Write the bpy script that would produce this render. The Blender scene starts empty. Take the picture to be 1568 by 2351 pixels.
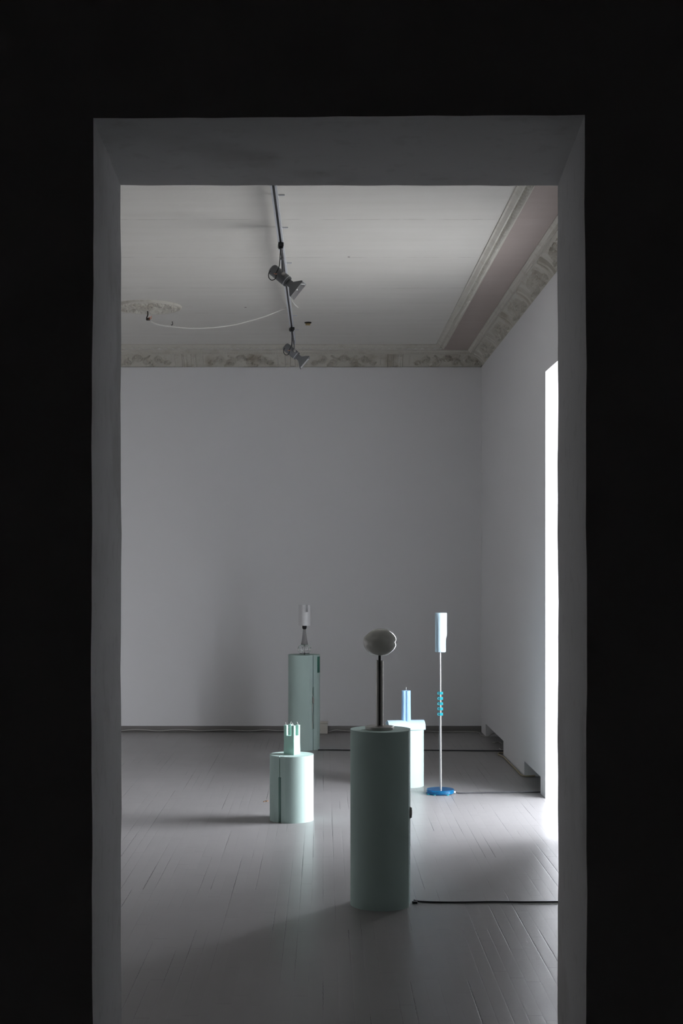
import bpy, bmesh, math, random
import numpy as np
from mathutils import Vector, Matrix
random.seed(7)
PI = math.pi
C = bpy.context.scene.collection

# ------------------------------------------------------------------ camera
F = 3200.0; VX = 742.0; VY = 1303.0; EYE = 1.6
cam_d = bpy.data.cameras.new('camera'); cam = bpy.data.objects.new('camera', cam_d); C.objects.link(cam)
cam_d.sensor_fit = 'HORIZONTAL'; cam_d.sensor_width = 36.0
cam_d.lens = F/1568*36.0
cam_d.shift_x = (784-VX)/1568; cam_d.shift_y = (VY-1175.5)/1568
cam_d.clip_start = 0.05; cam_d.clip_end = 200
cam.location = (0, 0, EYE); cam.rotation_euler = (PI/2, 0, 0)
bpy.context.scene.camera = cam

# ------------------------------------------------------------------ world and exposure
vs = bpy.context.scene.view_settings
vs.view_transform = 'Standard'; vs.look = 'None'; vs.gamma = 1; vs.use_curve_mapping = False
vs.exposure = 0.0
cy = bpy.context.scene.cycles
cy.max_bounces = 16; cy.diffuse_bounces = 10; cy.glossy_bounces = 8; cy.transmission_bounces = 12; cy.transparent_max_bounces = 16
SKY = 46.0
w = bpy.data.worlds.new('overcast sky'); bpy.context.scene.world = w; w.use_nodes = True
nt = w.node_tree; nt.nodes.clear()
tc = nt.nodes.new('ShaderNodeTexCoord'); sp = nt.nodes.new('ShaderNodeSeparateXYZ')
rp = nt.nodes.new('ShaderNodeValToRGB'); bg = nt.nodes.new('ShaderNodeBackground'); wo = nt.nodes.new('ShaderNodeOutputWorld')
mr = nt.nodes.new('ShaderNodeMapRange'); mr.inputs['From Min'].default_value = -1; mr.inputs['From Max'].default_value = 1
nt.links.new(tc.outputs['Generated'], sp.inputs[0]); nt.links.new(sp.outputs['Z'], mr.inputs['Value'])
nt.links.new(mr.outputs[0], rp.inputs[0]); nt.links.new(rp.outputs[0], bg.inputs[0]); nt.links.new(bg.outputs[0], wo.inputs[0])
rp.color_ramp.elements[0].position = 0.0; rp.color_ramp.elements[0].color = (0.12, 0.121, 0.120, 1)
rp.color_ramp.elements[1].position = 1.0; rp.color_ramp.elements[1].color = (0.06, 0.063, 0.07, 1)
for ps_, c_ in ((0.12, (0.135, 0.136, 0.135, 1)), (0.24, (0.155, 0.156, 0.155, 1)), (0.34, (0.135, 0.136, 0.136, 1)), (0.47, (0.25, 0.252, 0.255, 1)), (0.50, (0.58, 0.588, 0.60, 1)), (0.58, (0.74, 0.75, 0.78, 1)), (0.67, (0.98, 1.005, 1.07, 1)), (0.76, (0.60, 0.62, 0.68, 1)), (0.86, (0.24, 0.252, 0.28, 1))):
    e = rp.color_ramp.elements.new(ps_); e.color = c_
bg.inputs['Strength'].default_value = SKY

WX = 1.54            # gallery face of the right wall
WIN0, WIN1, WINZ = 8.30, 9.66, 2.958
ld = bpy.data.lights.new('window portal', 'AREA'); lo = bpy.data.objects.new('window_portal', ld); C.objects.link(lo)
ld.shape = 'RECTANGLE'; ld.size = 1.5; ld.size_y = 3.1; ld.cycles.is_portal = True
lo.location = (2.36, (WIN0+WIN1)/2, 1.5); lo.rotation_euler = (PI/2, 0, PI/2)

# ------------------------------------------------------------------ helpers
def P(x, y, D):
    return Vector(((x-VX)*D/F, D, EYE-(y-VY)*D/F))
def tag(o, label=None, cat=None, group=None, kind=None):
    if label: o['label'] = label
    if cat: o['category'] = cat
    if group: o['group'] = group
    if kind: o['kind'] = kind
    return o
def empty(name, loc, rz=0):
    o = bpy.data.objects.new(name, None); C.objects.link(o); o.location = loc; o.rotation_euler = (0, 0, rz)
    o.empty_display_size = 0.1
    return o
def obj(name, bm, mat, parent=None, smooth=35, loc=None):
    bmesh.ops.remove_doubles(bm, verts=bm.verts, dist=1e-6) if smooth is not None else None
    bmesh.ops.recalc_face_normals(bm, faces=bm.faces)
    if smooth is not None:
        a = math.radians(smooth)
        for f in bm.faces: f.smooth = True
        for e in bm.edges:
            if len(e.link_faces) == 2: e.smooth = e.calc_face_angle(0) < a
            else: e.smooth = False
    me = bpy.data.meshes.new(name); bm.to_mesh(me); bm.free()
    me.materials.append(mat)
    o = bpy.data.objects.new(name, me); C.objects.link(o)
    if parent: o.parent = parent
    if loc: o.location = loc
    return o
def box(bm, a, b):
    x0, y0, z0 = a; x1, y1, z1 = b
    v = [bm.verts.new(c) for c in ((x0,y0,z0),(x1,y0,z0),(x1,y1,z0),(x0,y1,z0),(x0,y0,z1),(x1,y0,z1),(x1,y1,z1),(x0,y1,z1))]
    for f in ((0,3,2,1),(4,5,6,7),(0,1,5,4),(1,2,6,5),(2,3,7,6),(3,0,4,7)): bm.faces.new([v[i] for i in f])
    return v
def rbox(bm, a, b, r=0.003, seg=2):
    vs_ = box(bm, a, b)
    es = list({e for v in vs_ for e in v.link_edges})
    bmesh.ops.bevel(bm, geom=es, offset=r, segments=seg, affect='EDGES', profile=0.5)
def lathe(bm, prof, n=48, c=(0,0), cap=True, rfun=None):
    rings = []
    for (r, z) in prof:
        ring = []
        for i in range(n):
            a = 2*PI*i/n; rr = r*(rfun(a, z) if rfun else 1)
            ring.append(bm.verts.new((c[0]+rr*math.cos(a), c[1]+rr*math.sin(a), z)))
        rings.append(ring)
    for j in range(len(rings)-1):
        for i in range(n):
            bm.faces.new((rings[j][i], rings[j][(i+1)%n], rings[j+1][(i+1)%n], rings[j+1][i]))
    if cap:
        bm.faces.new(rings[0][::-1]); bm.faces.new(rings[-1])
def smooth_path(pts, k=8):
    pts = [Vector(p) for p in pts]
    out = []
    for i in range(len(pts)-1):
        p0 = pts[max(i-1, 0)]; p1 = pts[i]; p2 = pts[i+1]; p3 = pts[min(i+2, len(pts)-1)]
        for j in range(k):
            t = j/k
            out.append(0.5*((2*p1)+(p2-p0)*t+(2*p0-5*p1+4*p2-p3)*t*t+(3*p1-p0-3*p2+p3)*t**3))
    out.append(pts[-1]); return out
def tube(bm, pts, r, n=8, k=8, smooth=True):
    pts = smooth_path(pts, k) if smooth else [Vector(p) for p in pts]
    rings = []; up = None
    for i, p in enumerate(pts):
        d = (pts[min(i+1, len(pts)-1)]-pts[max(i-1, 0)]).normalized()
        if up is None:
            up = Vector((0,0,1)) if abs(d.z) < 0.9 else Vector((1,0,0))
        s = d.cross(up).normalized(); up = s.cross(d).normalized()
        rr = r[i] if isinstance(r, (list, tuple)) else r
        rings.append([bm.verts.new(p+s*(rr*math.cos(2*PI*j/n))+up*(rr*math.sin(2*PI*j/n))) for j in range(n)])
    for a, b in zip(rings, rings[1:]):
        for j in range(n): bm.faces.new((a[j], a[(j+1)%n], b[(j+1)%n], b[j]))
    bm.faces.new(rings[0][::-1]); bm.faces.new(rings[-1])
def prism(bm, poly, z0, z1):
    a = [bm.verts.new((x, y, z0)) for x, y in poly]; b = [bm.verts.new((x, y, z1)) for x, y in poly]
    n = len(poly)
    for i in range(n): bm.faces.new((a[i], a[(i+1)%n], b[(i+1)%n], b[i]))
    bm.faces.new(a[::-1]); bm.faces.new(b)
def xform(bm, M, verts=None):
    bmesh.ops.transform(bm, matrix=M, verts=verts or bm.verts)

# ------------------------------------------------------------------ materials
def mat(name, col, rough=0.6, metal=0.0, spec=0.5, trans=0.0, ior=1.45, sss=0.0, coat=0.0, bump=0.0, bscale=200, var=0.0, vscale=3, alpha=None):
    m = bpy.data.materials.new(name); m.use_nodes = True
    n = m.node_tree.nodes; l = m.node_tree.links; b = n['Principled BSDF']
    b.inputs['Base Color'].default_value = (*col, 1); b.inputs['Roughness'].default_value = rough
    b.inputs['Metallic'].default_value = metal; b.inputs['Specular IOR Level'].default_value = spec
    b.inputs['Transmission Weight'].default_value = trans; b.inputs['IOR'].default_value = ior
    if sss: b.inputs['Subsurface Weight'].default_value = sss; b.inputs['Subsurface Radius'].default_value = (0.6,0.8,0.8); b.inputs['Subsurface Scale'].default_value = 0.02
    b.inputs['Coat Weight'].default_value = coat
    t = n.new('ShaderNodeTexCoord')
    if bump:
        no = n.new('ShaderNodeTexNoise'); no.inputs['Scale'].default_value = bscale; no.inputs['Detail'].default_value = 4
        bp = n.new('ShaderNodeBump'); bp.inputs['Strength'].default_value = bump; bp.inputs['Distance'].default_value = 0.002
        l.new(t.outputs['Object'], no.inputs['Vector']); l.new(no.outputs['Fac'], bp.inputs['Height']); l.new(bp.outputs[0], b.inputs['Normal'])
    if var:
        no2 = n.new('ShaderNodeTexNoise'); no2.inputs['Scale'].default_value = vscale; no2.inputs['Detail'].default_value = 6
        mx = n.new('ShaderNodeMix'); mx.data_type = 'RGBA'
        mx.inputs['A'].default_value = (*[c*(1-var) for c in col], 1); mx.inputs['B'].default_value = (*[min(1, c*(1+var)) for c in col], 1)
        l.new(t.outputs['Object'], no2.inputs['Vector']); l.new(no2.outputs['Fac'], mx.inputs['Factor']); l.new(mx.outputs['Result'], b.inputs['Base Color'])
    return m

class N:
    """small node-graph helper"""
    def __init__(s, m): s.n = m.node_tree.nodes; s.l = m.node_tree.links
    def put(s, sock, v):
        if isinstance(v, (int, float)): sock.default_value = v
        elif isinstance(v, tuple): sock.default_value = v
        else: s.l.new(v, sock)
    def math(s, op, a, b=0.0, c=None, clamp=False):
        x = s.n.new('ShaderNodeMath'); x.operation = op; x.use_clamp = clamp
        s.put(x.inputs[0], a); s.put(x.inputs[1], b)
        if c is not None: s.put(x.inputs[2], c)
        return x.outputs[0]
    def noise(s, vec, scale, detail=3):
        x = s.n.new('ShaderNodeTexNoise'); s.l.new(vec, x.inputs['Vector']); x.inputs['Scale'].default_value = scale; x.inputs['Detail'].default_value = detail
        return x.outputs['Fac']
    def comb(s, x, y, z):
        c = s.n.new('ShaderNodeCombineXYZ'); s.put(c.inputs[0], x); s.put(c.inputs[1], y); s.put(c.inputs[2], z); return c.outputs[0]
    def white(s, v):
        x = s.n.new('ShaderNodeTexWhiteNoise'); x.noise_dimensions = '1D'; s.put(x.inputs['W'], v); return x.outputs['Value']
    def ramp(s, v, a, b):
        x = s.n.new('ShaderNodeMapRange'); x.interpolation_type = 'SMOOTHSTEP'; s.put(x.inputs['Value'], v)
        x.inputs['From Min'].default_value = a; x.inputs['From Max'].default_value = b; return x.outputs[0]
    def mix(s, f, a, b):
        x = s.n.new('ShaderNodeMix'); x.data_type = 'RGBA'; s.put(x.inputs['Factor'], f); s.put(x.inputs['A'], a); s.put(x.inputs['B'], b); return x.outputs['Result']

def floor_material():
    m = mat('grey gloss floor paint', (0.3,0.3,0.3), 0.3, spec=0.35); g = N(m); b = g.n['Principled BSDF']
    t = g.n.new('ShaderNodeTexCoord'); s = g.n.new('ShaderNodeSeparateXYZ'); g.l.new(t.outputs['Object'], s.inputs[0])
    X, Y = s.outputs[0], s.outputs[1]
    wob = g.noise(t.outputs['Object'], 30, 2)
    v = g.math('MULTIPLY', g.math('MULTIPLY_ADD', g.math('SUBTRACT', wob, 0.5), 0.005, X), 1/0.056)
    row = g.math('FLOOR', v); fv = g.math('FRACT', v)
    r1 = g.white(row); r2 = g.white(g.math('ADD', row, 57.3))
    u = g.math('ADD', g.math('MULTIPLY', Y, 1/0.46), g.math('MULTIPLY', r1, 9.0))
    fu = g.math('FRACT', u); col = g.math('FLOOR', u)
    dv = g.math('MULTIPLY', g.math('MINIMUM', fv, g.math('SUBTRACT', 1.0, fv)), 0.056)
    du = g.math('MULTIPLY', g.math('MINIMUM', fu, g.math('SUBTRACT', 1.0, fu)), 0.46)
    big = g.noise(g.comb(g.math('MULTIPLY', X, 6.0), g.math('MULTIPLY', Y, 0.9), 0.0), 1.0, 3)
    fine = g.noise(t.outputs['Object'], 70, 3)
    wv = g.math('MULTIPLY', g.ramp(big, 0.42, 0.72), g.ramp(fine, 0.25, 0.6))
    # cracks between rows: width follows the noise, so many joints are filled with paint
    bt = g.white(g.math('ADD', g.math('MULTIPLY', g.math('FLOOR', g.math('ADD', v, 0.5)), 3.7), g.math('FLOOR', g.math('MULTIPLY', Y, 1.3))))
    wv = g.math('MULTIPLY', wv, g.ramp(bt, 0.15, 0.8))
    lv = g.math('LESS_THAN', dv, g.math('MULTIPLY', wv, 0.0022))
    lu = g.math('LESS_THAN', du, g.math('MULTIPLY', g.ramp(g.math('FRACT', g.math('MULTIPLY', g.white(g.math('ADD', row, g.math('MULTIPLY', col, 13.1))), 3.0)), 0.35, 1.0), 0.0013))
    crack = g.math('MAXIMUM', lv, g.math('MULTIPLY', lu, 0.7))
    base = g.mix(g.noise(t.outputs['Object'], 1.5, 5), (0.275,0.268,0.267,1), (0.305,0.298,0.296,1))
    tone = g.white(g.math('ADD', g.math('MULTIPLY', row, 1.93), g.math('MULTIPLY', col, 7.7)))
    base = g.mix(g.math('MULTIPLY', tone, 0.35), base, (0.255,0.248,0.247,1))
    g.l.new(g.mix(crack, base, (0.035,0.032,0.03,1)), b.inputs['Base Color'])
    # soft shoulders of each board and brushed paint
    msk = g.math('MULTIPLY', g.ramp(bt, 0.25, 0.9), g.ramp(big, 0.35, 0.65))
    shv = g.math('SUBTRACT', 1.0, g.math('MULTIPLY', g.math('SUBTRACT', 1.0, g.ramp(dv, 0.0, 0.005)), g.math('ADD', g.math('MULTIPLY', msk, 0.85), 0.12)))
    shu = g.math('SUBTRACT', 1.0, g.math('MULTIPLY', g.math('SUBTRACT', 1.0, g.ramp(du, 0.0, 0.003)), 0.4))
    sh = g.math('MINIMUM', shv, shu)
    cup = g.math('MULTIPLY', tone, 0.25)
    br = g.noise(g.comb(g.math('MULTIPLY', X, 160.0), g.math('MULTIPLY', Y, 160.0), 0.0), 1.0, 3)
    tilt = g.math('MULTIPLY', g.math('SUBTRACT', fv, 0.5), g.math('MULTIPLY', g.math('SUBTRACT', r2, 0.5), 0.8))
    hgt = g.math('ADD', g.math('ADD', g.math('MULTIPLY', sh, 0.8), g.math('MULTIPLY', br, 0.35)), g.math('ADD', cup, tilt))
    hgt = g.math('SUBTRACT', hgt, g.math('MULTIPLY', crack, 2.0))
    bp = g.n.new('ShaderNodeBump'); bp.inputs['Strength'].default_value = 0.7; bp.inputs['Distance'].default_value = 0.0007
    g.l.new(hgt, bp.inputs['Height']); g.l.new(bp.outputs[0], b.inputs['Normal'])
    rr = g.n.new('ShaderNodeMapRange'); g.l.new(g.noise(t.outputs['Object'], 4, 4), rr.inputs['Value'])
    rr.inputs['To Min'].default_value = 0.285; rr.inputs['To Max'].default_value = 0.36; g.l.new(rr.outputs[0], b.inputs['Roughness'])
    return m

def ceiling_material():
    m = mat('limewashed ceiling', (0.6,0.58,0.54), 0.85); g = N(m); b = g.n['Principled BSDF']
    t = g.n.new('ShaderNodeTexCoord'); s = g.n.new('ShaderNodeSeparateXYZ'); g.l.new(t.outputs['Object'], s.inputs[0])
    X, Y = s.outputs[0], s.outputs[1]
    st = g.noise(g.comb(g.math('MULTIPLY', X, 1.2), g.math('MULTIPLY', Y, 9.0), 0.0), 1.0, 6)
    base = g.mix(st, (0.67,0.655,0.61,1), (0.76,0.745,0.705,1))
    wob = g.noise(t.outputs['Object'], 3, 3)
    fy = g.math('FRACT', g.math('ADD', g.math('MULTIPLY', g.math('SUBTRACT', Y, 8.41), 1/1.03), g.math('MULTIPLY', g.math('SUBTRACT', wob, 0.5), 0.02)))
    dl = g.math('MINIMUM', fy, g.math('SUBTRACT', 1.0, fy))
    seam = g.math('MULTIPLY', g.math('LESS_THAN', dl, 0.0045), g.ramp(g.noise(t.outputs['Object'], 7, 4), 0.40, 0.62))
    base = g.mix(g.math('MULTIPLY', seam, 0.45), base, (0.25,0.23,0.2,1))
    # old fixing holes
    vo = g.n.new('ShaderNodeTexVoronoi'); vo.inputs['Scale'].default_value = 4.2; g.l.new(t.outputs['Object'], vo.inputs['Vector'])
    keep = g.math('GREATER_THAN', g.noise(t.outputs['Object'], 1.1, 1), 0.56)
    left = g.math('LESS_THAN', X, 0.3)
    hole = g.math('MULTIPLY', g.math('MULTIPLY', g.math('LESS_THAN', vo.outputs['Distance'], 0.045), keep), left)
    base = g.mix(hole, base, (0.07,0.06,0.05,1))
    # pale distemper band, salmon pink, between the two mouldings
    xs = g.math('GREATER_THAN', X, WX-0.40)
    pink = g.mix(st, (0.44,0.375,0.345,1), (0.50,0.435,0.405,1))
    g.l.new(g.mix(xs, base, pink), b.inputs['Base Color'])
    bp = g.n.new('ShaderNodeBump'); bp.inputs['Strength'].default_value = 0.4; bp.inputs['Distance'].default_value = 0.004
    g.l.new(g.math('SUBTRACT', g.noise(t.outputs['Object'], 14, 5), hole), bp.inputs['Height']); g.l.new(bp.outputs[0], b.inputs['Normal'])
    return m

def plaster_material(name, c, dirt, amt=0.5, sc=5, bump=0.35):
    m = mat(name, c, 0.8, spec=0.3); g = N(m); b = g.n['Principled BSDF']
    t = g.n.new('ShaderNodeTexCoord')
    a = g.noise(t.outputs['Object'], sc, 8); d = g.noise(t.outputs['Object'], sc*7, 5)
    f = g.math('MULTIPLY', g.math('ADD', g.ramp(a, 0.5, 0.75), g.math('MULTIPLY', g.ramp(d, 0.55, 0.7), 0.35)), amt, clamp=True)
    g.l.new(g.mix(f, (*c,1), (*dirt,1)), b.inputs['Base Color'])
    bp = g.n.new('ShaderNodeBump'); bp.inputs['Strength'].default_value = bump; bp.inputs['Distance'].default_value = 0.004
    g.l.new(g.math('ADD', g.math('MULTIPLY', a, 1.0), g.math('MULTIPLY', g.noise(t.outputs['Object'], sc*12, 4), 0.25)), bp.inputs['Height'])
    g.l.new(bp.outputs[0], b.inputs['Normal'])
    return m

M = {}
M['floor'] = floor_material()
M['ceiling'] = ceiling_material()
M['wall'] = mat('white emulsion wall', (0.85,0.855,0.87), 0.75, spec=0.3, bump=0.06, bscale=60, var=0.012, vscale=1.2)
M['bounce_grey_wall'] = mat('grey set for bounce light', (0.66,0.65,0.65), 0.8)  # unseen left wall; grey made up to set the room's bounce light
M['bounce_cut_wall'] = mat('dark tone to cut bounce light', (0.14,0.14,0.14), 0.85)  # unseen gallery face of the doorway wall, darkened to cut bounce light
M['reveal'] = plaster_material('worn white plaster of the doorway', (0.66,0.66,0.665), (0.47,0.465,0.46), 0.8, 2.6, 0.7)
M['near_room_wall'] = mat('pale wall of the near room', (0.8,0.78,0.78), 0.9, spec=0.1)  # pale colour, raised so the scant bounce light still shows on it
M['plaster'] = plaster_material('old ivory stucco', (0.64,0.62,0.56), (0.33,0.28,0.21), 0.7, 3.5, 0.25)
M['moulding'] = plaster_material('ivory moulding', (0.64,0.62,0.56), (0.42,0.38,0.31), 0.35, 9, 0.2)
M['skirt'] = mat('grey painted skirting', (0.21,0.20,0.195), 0.5)
M['mint'] = mat('matt mint board', (0.48,0.62,0.585), 0.75, spec=0.25, bump=0.05, bscale=300, var=0.015)
M['slot'] = mat('inside of slot', (0.10,0.20,0.17), 0.8)
M['sticker'] = mat('dark green sticker', (0.03,0.17,0.12), 0.5)
M['sticker_ink'] = mat('pale green print', (0.10,0.30,0.22), 0.5)
M['mint_wax'] = mat('mint wax', (0.50,0.75,0.67), 0.45, sss=0.35, var=0.08, vscale=25)
M['wick'] = mat('white cotton wick', (0.8,0.8,0.78), 0.9)
M['blue_wax'] = mat('pale blue wax', (0.36,0.60,0.88), 0.4, sss=0.3)
M['blue_glaze'] = mat('ice blue glaze', (0.58,0.78,0.90), 0.25, spec=0.5, coat=0.3)
M['blue_glass'] = mat('deep blue cast resin', (0.006,0.24,0.54), 0.08, trans=0.75, ior=1.45)
M['teal_glass'] = mat('turquoise resin', (0.05,0.62,0.74), 0.1, trans=0.6, ior=1.45)
M['steel'] = mat('brushed steel', (0.42,0.42,0.43), 0.45, metal=1.0, bump=0.05, bscale=150)
M['dark_steel'] = mat('raw dark steel', (0.42,0.41,0.39), 0.42, metal=1.0, bump=0.2, bscale=40)
M['opal'] = mat('smoky opal glass', (0.60,0.61,0.56), 0.06, spec=0.6, coat=1.0)
M['opal_white'] = mat('white opal glass', (0.94,0.95,0.97), 0.3)
M['clear'] = mat('clear glass', (0.97,0.98,0.98), 0.02, trans=1.0, ior=1.45)
M['smoke'] = mat('smoke grey glass', (0.50,0.50,0.50), 0.02, trans=1.0, ior=1.5)
M['black'] = mat('black plastic', (0.012,0.012,0.013), 0.4)
M['spot'] = mat('slate grey spotlight enamel', (0.17,0.175,0.185), 0.42, bump=0.05, bscale=200)
M['reflector'] = mat('polished reflector', (0.9,0.9,0.9), 0.12, metal=1.0)
M['alu'] = mat('anodised aluminium', (0.66,0.68,0.72), 0.4, metal=0.25)
M['white_cable'] = mat('white cable sheath', (0.85,0.84,0.81), 0.55)
M['wall_cable'] = mat('darker white cable sheath', (0.48,0.47,0.45), 0.6)  # white sheath in an even, darker tone
M['beige_cable'] = mat('yellowed cable sheath', (0.42,0.36,0.25), 0.6)
M['grey_cable'] = mat('dark grey cable sheath', (0.035,0.035,0.04), 0.45)
M['box'] = mat('cream plastic socket box', (0.66,0.63,0.57), 0.5)
M['copper'] = mat('copper wire', (0.75,0.32,0.2), 0.4, metal=0.8)
M['brass'] = mat('tarnished brass', (0.45,0.33,0.14), 0.5, metal=0.7)
M['iron'] = mat('rusted iron', (0.05,0.042,0.036), 0.7, metal=0.4)
M['leaf'] = mat('dry leaf', (0.26,0.15,0.08), 0.8)
M['frame_paint'] = mat('white window paint', (0.75,0.76,0.77), 0.5)
def pane_material(name='window pane', edge=0.35):
    m = bpy.data.materials.new(name); m.use_nodes = True; n = m.node_tree.nodes; l = m.node_tree.links; n.clear()
    o = n.new('ShaderNodeOutputMaterial'); t = n.new('ShaderNodeBsdfTransparent'); gl = n.new('ShaderNodeBsdfGlossy'); gl.inputs['Roughness'].default_value = 0.02
    fr = n.new('ShaderNodeLayerWeight'); fr.inputs['Blend'].default_value = 0.15; mx = n.new('ShaderNodeMixShader'); t.inputs[0].default_value = (0.97,0.97,0.97,1)
    pw = n.new('ShaderNodeMath'); pw.operation = 'MULTIPLY_ADD'; pw.inputs[1].default_value = edge; pw.inputs[2].default_value = 0.02; l.new(fr.outputs['Facing'], pw.inputs[0]); l.new(pw.outputs[0], mx.inputs[0]); l.new(t.outputs[0], mx.inputs[1]); l.new(gl.outputs[0], mx.inputs[2]); l.new(mx.outputs[0], o.inputs[0])
    return m
M['pane'] = pane_material()
M['thin_glass'] = pane_material('thin clear glass', 0.04); M['thin_glass'].node_tree.nodes['Transparent BSDF'].inputs[0].default_value = (0.99,0.99,0.99,1)
def translucent(m, fac, col):
    n = m.node_tree.nodes; l = m.node_tree.links; o = n['Material Output']; b = n['Principled BSDF']
    t = n.new('ShaderNodeBsdfTranslucent'); t.inputs[0].default_value = (*col, 1); mx = n.new('ShaderNodeMixShader'); mx.inputs[0].default_value = fac
    l.new(b.outputs[0], mx.inputs[1]); l.new(t.outputs[0], mx.inputs[2]); l.new(mx.outputs[0], o.inputs['Surface'])
translucent(M['opal_white'], 0.06, (0.92,0.94,0.97))

# ------------------------------------------------------------------ the setting
BW = 13.58; CZ = 3.70; LX = -4.4
D1, D2 = 3.45, 4.06
WT = 3.552
def struct(name, bm, m, smooth=35):
    return tag(obj(name, bm, m, smooth=smooth), kind='structure')
bm = bmesh.new(); box(bm, (-6.0, -3.0, -0.2), (2.34, BW+0.2, 0.0)); struct('floor', bm, M['floor'])
bm = bmesh.new(); box(bm, (LX-0.2, D2-0.02, CZ), (2.34, BW+0.2, CZ+0.2)); struct('ceiling', bm, M['ceiling'])
# back wall: lining board below, older wall recessed behind the cornice
bm = bmesh.new(); box(bm, (LX, BW, 0), (WX+0.06, BW+0.2, WT)); box(bm, (LX, BW+0.06, WT), (WX+0.06, BW+0.2, CZ)); struct('wall_back', bm, M['wall'])
bm = bmesh.new(); box(bm, (LX-0.2, D2, 0), (LX, BW+0.2, CZ)); struct('wall_left', bm, M['bounce_grey_wall'])
# right wall with the window opening and two low cable recesses
bm = bmesh.new()
T = 0.72
NZ = 0.118
box(bm, (WX, WIN1, NZ), (WX+T, BW+0.2, WT))
for a, b_ in ((WIN1, 9.88), (10.67, 11.91), (13.21, BW+0.2)): box(bm, (WX, a, 0), (WX+T, b_, NZ))
for a, b_ in ((9.88, 10.67), (11.91, 13.21)): box(bm, (WX+0.28, a, 0), (WX+T, b_, NZ))
box(bm, (WX, WIN0, WINZ), (WX+T, WIN1, WT))
box(bm, (WX, D2, 0), (WX+T, WIN0, WT))
box(bm, (WX+0.06, D2, WT), (WX+T, BW+0.2, CZ))
struct('wall_right', bm, M['wall'], smooth=None)

# window: tall casement in the deep reveal
root = empty('window_1', (WX+T+0.03, (WIN0+WIN1)/2, 0)); tag(root, kind='structure')
hw = (WIN1-WIN0)/2
bm = bmesh.new()
for y in (-hw, hw-0.06): box(bm, (-0.04, y, 0), (0.04, y+0.06, WINZ))
box(bm, (-0.04, -hw, WINZ-0.06), (0.04, hw, WINZ)); box(bm, (-0.04, -hw, 0), (0.04, hw, 0.10))
box(bm, (-0.035, -0.035, 0.1), (0.035, 0.035, WINZ-0.06)); box(bm, (-0.035, -hw, 2.2), (0.035, hw, 2.26))
obj('window_frame', bm, M['frame_paint'], root)
for y0, y1 in ((-hw+0.06, -0.035), (0.035, hw-0.06)):
    for z0, z1 in ((0.10, 2.2), (2.26, WINZ-0.06)):
        bm = bmesh.new(); box(bm, (-0.003, y0, z0), (0.003, y1, z1)); obj('pane', bm, M['pane'], root)

# thick wall with the doorway, edges a little uneven
zs = [0.0] + [0.03+i*0.085 for i in range(32)] 
def cl(side, face, z):
    if side < 0: base = [(-0.567-0.0065*math.sin(max(0, min(1, (2.75-z)/2.6))*PI)), -0.589][face]
    else: base = [(0.646+0.0065*math.sin(max(0, min(1, (2.8-z)/3.4))*PI)), 0.6835][face]
    rnd = math.sin(z*9.1+side)*0.0012+math.sin(z*23.7+side*2+face)*0.0008+math.sin(z*61+face*3)*0.0004
    return base+rnd
TOPZ = (2.7155, 2.7130)
def tz(face, x):
    return TOPZ[face]+ (0.004*(x/0.6) if face == 0 else -0.001*(x/0.6)) + 0.0008*math.sin(x*31+face)+0.0005*math.sin(x*77)
zl = [0.0]+[0.1*i for i in range(1, 27)]
xl = [-0.5+0.1*i for i in range(12)]
bm = bmesh.new()      # far (gallery-side) skin and the reveal
bmn = bmesh.new()     # near skin
X0, X1, ZT = -6.0, 4.0, 4.3
def contour(face):
    pts = [(cl(-1, face, z), z) for z in zl]
    xa, xb = cl(-1, face, 2.7), cl(1, face, 2.7)
    top = [(xa, tz(face, xa))]+[(x, tz(face, x)) for x in [xa+(xb-xa)*i/16 for i in range(1, 16)]]+[(xb, tz(face, xb))]
    right = [(cl(1, face, z), z) for z in reversed(zl)]
    return pts+top+right
def skin(bm_, face, y):
    c = contour(face); nl = len(zl)
    outer = [(X0, z) for x, z in c[:nl]]+[(X0, ZT)]+[(x, ZT) for x, z in c[nl+1:nl+16]]+[(X1, ZT)]+[(X1, z) for x, z in c[-nl:]]
    ci = [bm_.verts.new((x, y, z)) for x, z in c]; co = [bm_.verts.new((x, y, z)) for x, z in outer]
    for i in range(len(c)-1): bm_.faces.new((ci[i], ci[i+1], co[i+1], co[i]))
    return ci, co
M_D = M['near_room_wall']
bmf = bmesh.new(); skin(bmf, 1, D2); struct('wall_front', bmf, M['bounce_cut_wall'])
# reveal strips with slight unevenness through the depth
ca, cb = contour(0), contour(1)
prev = [bm.verts.new((x, D1+0.003, z)) for x, z in ca]
K = 6
for k in range(1, K+1):
    t = k/K
    cur = []
    for i, (p, q) in enumerate(zip(ca, cb)):
        amp = 0.0015*math.sin(i*1.7+k*2.1)*math.sin(t*PI)
        cur.append(bm.verts.new((p[0]+(q[0]-p[0])*t+amp, D1+0.003+(D2-D1-0.003)*t, p[1]+(q[1]-p[1])*t+amp)))
    for i in range(len(cur)-1): bm.faces.new((prev[i], prev[i+1], cur[i+1], cur[i]))
    prev = cur
struct('wall_doorway', bm, M['reveal'], smooth=60)
ni, no_ = skin(bmn, 0, D1)
bi = [bmn.verts.new(v.co+Vector((0, 0.003, 0))) for v in ni]
for i in range(len(ni)-1): bmn.faces.new((ni[i], ni[i+1], bi[i+1], bi[i]))
struct('wall_near', bmn, M_D)
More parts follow.
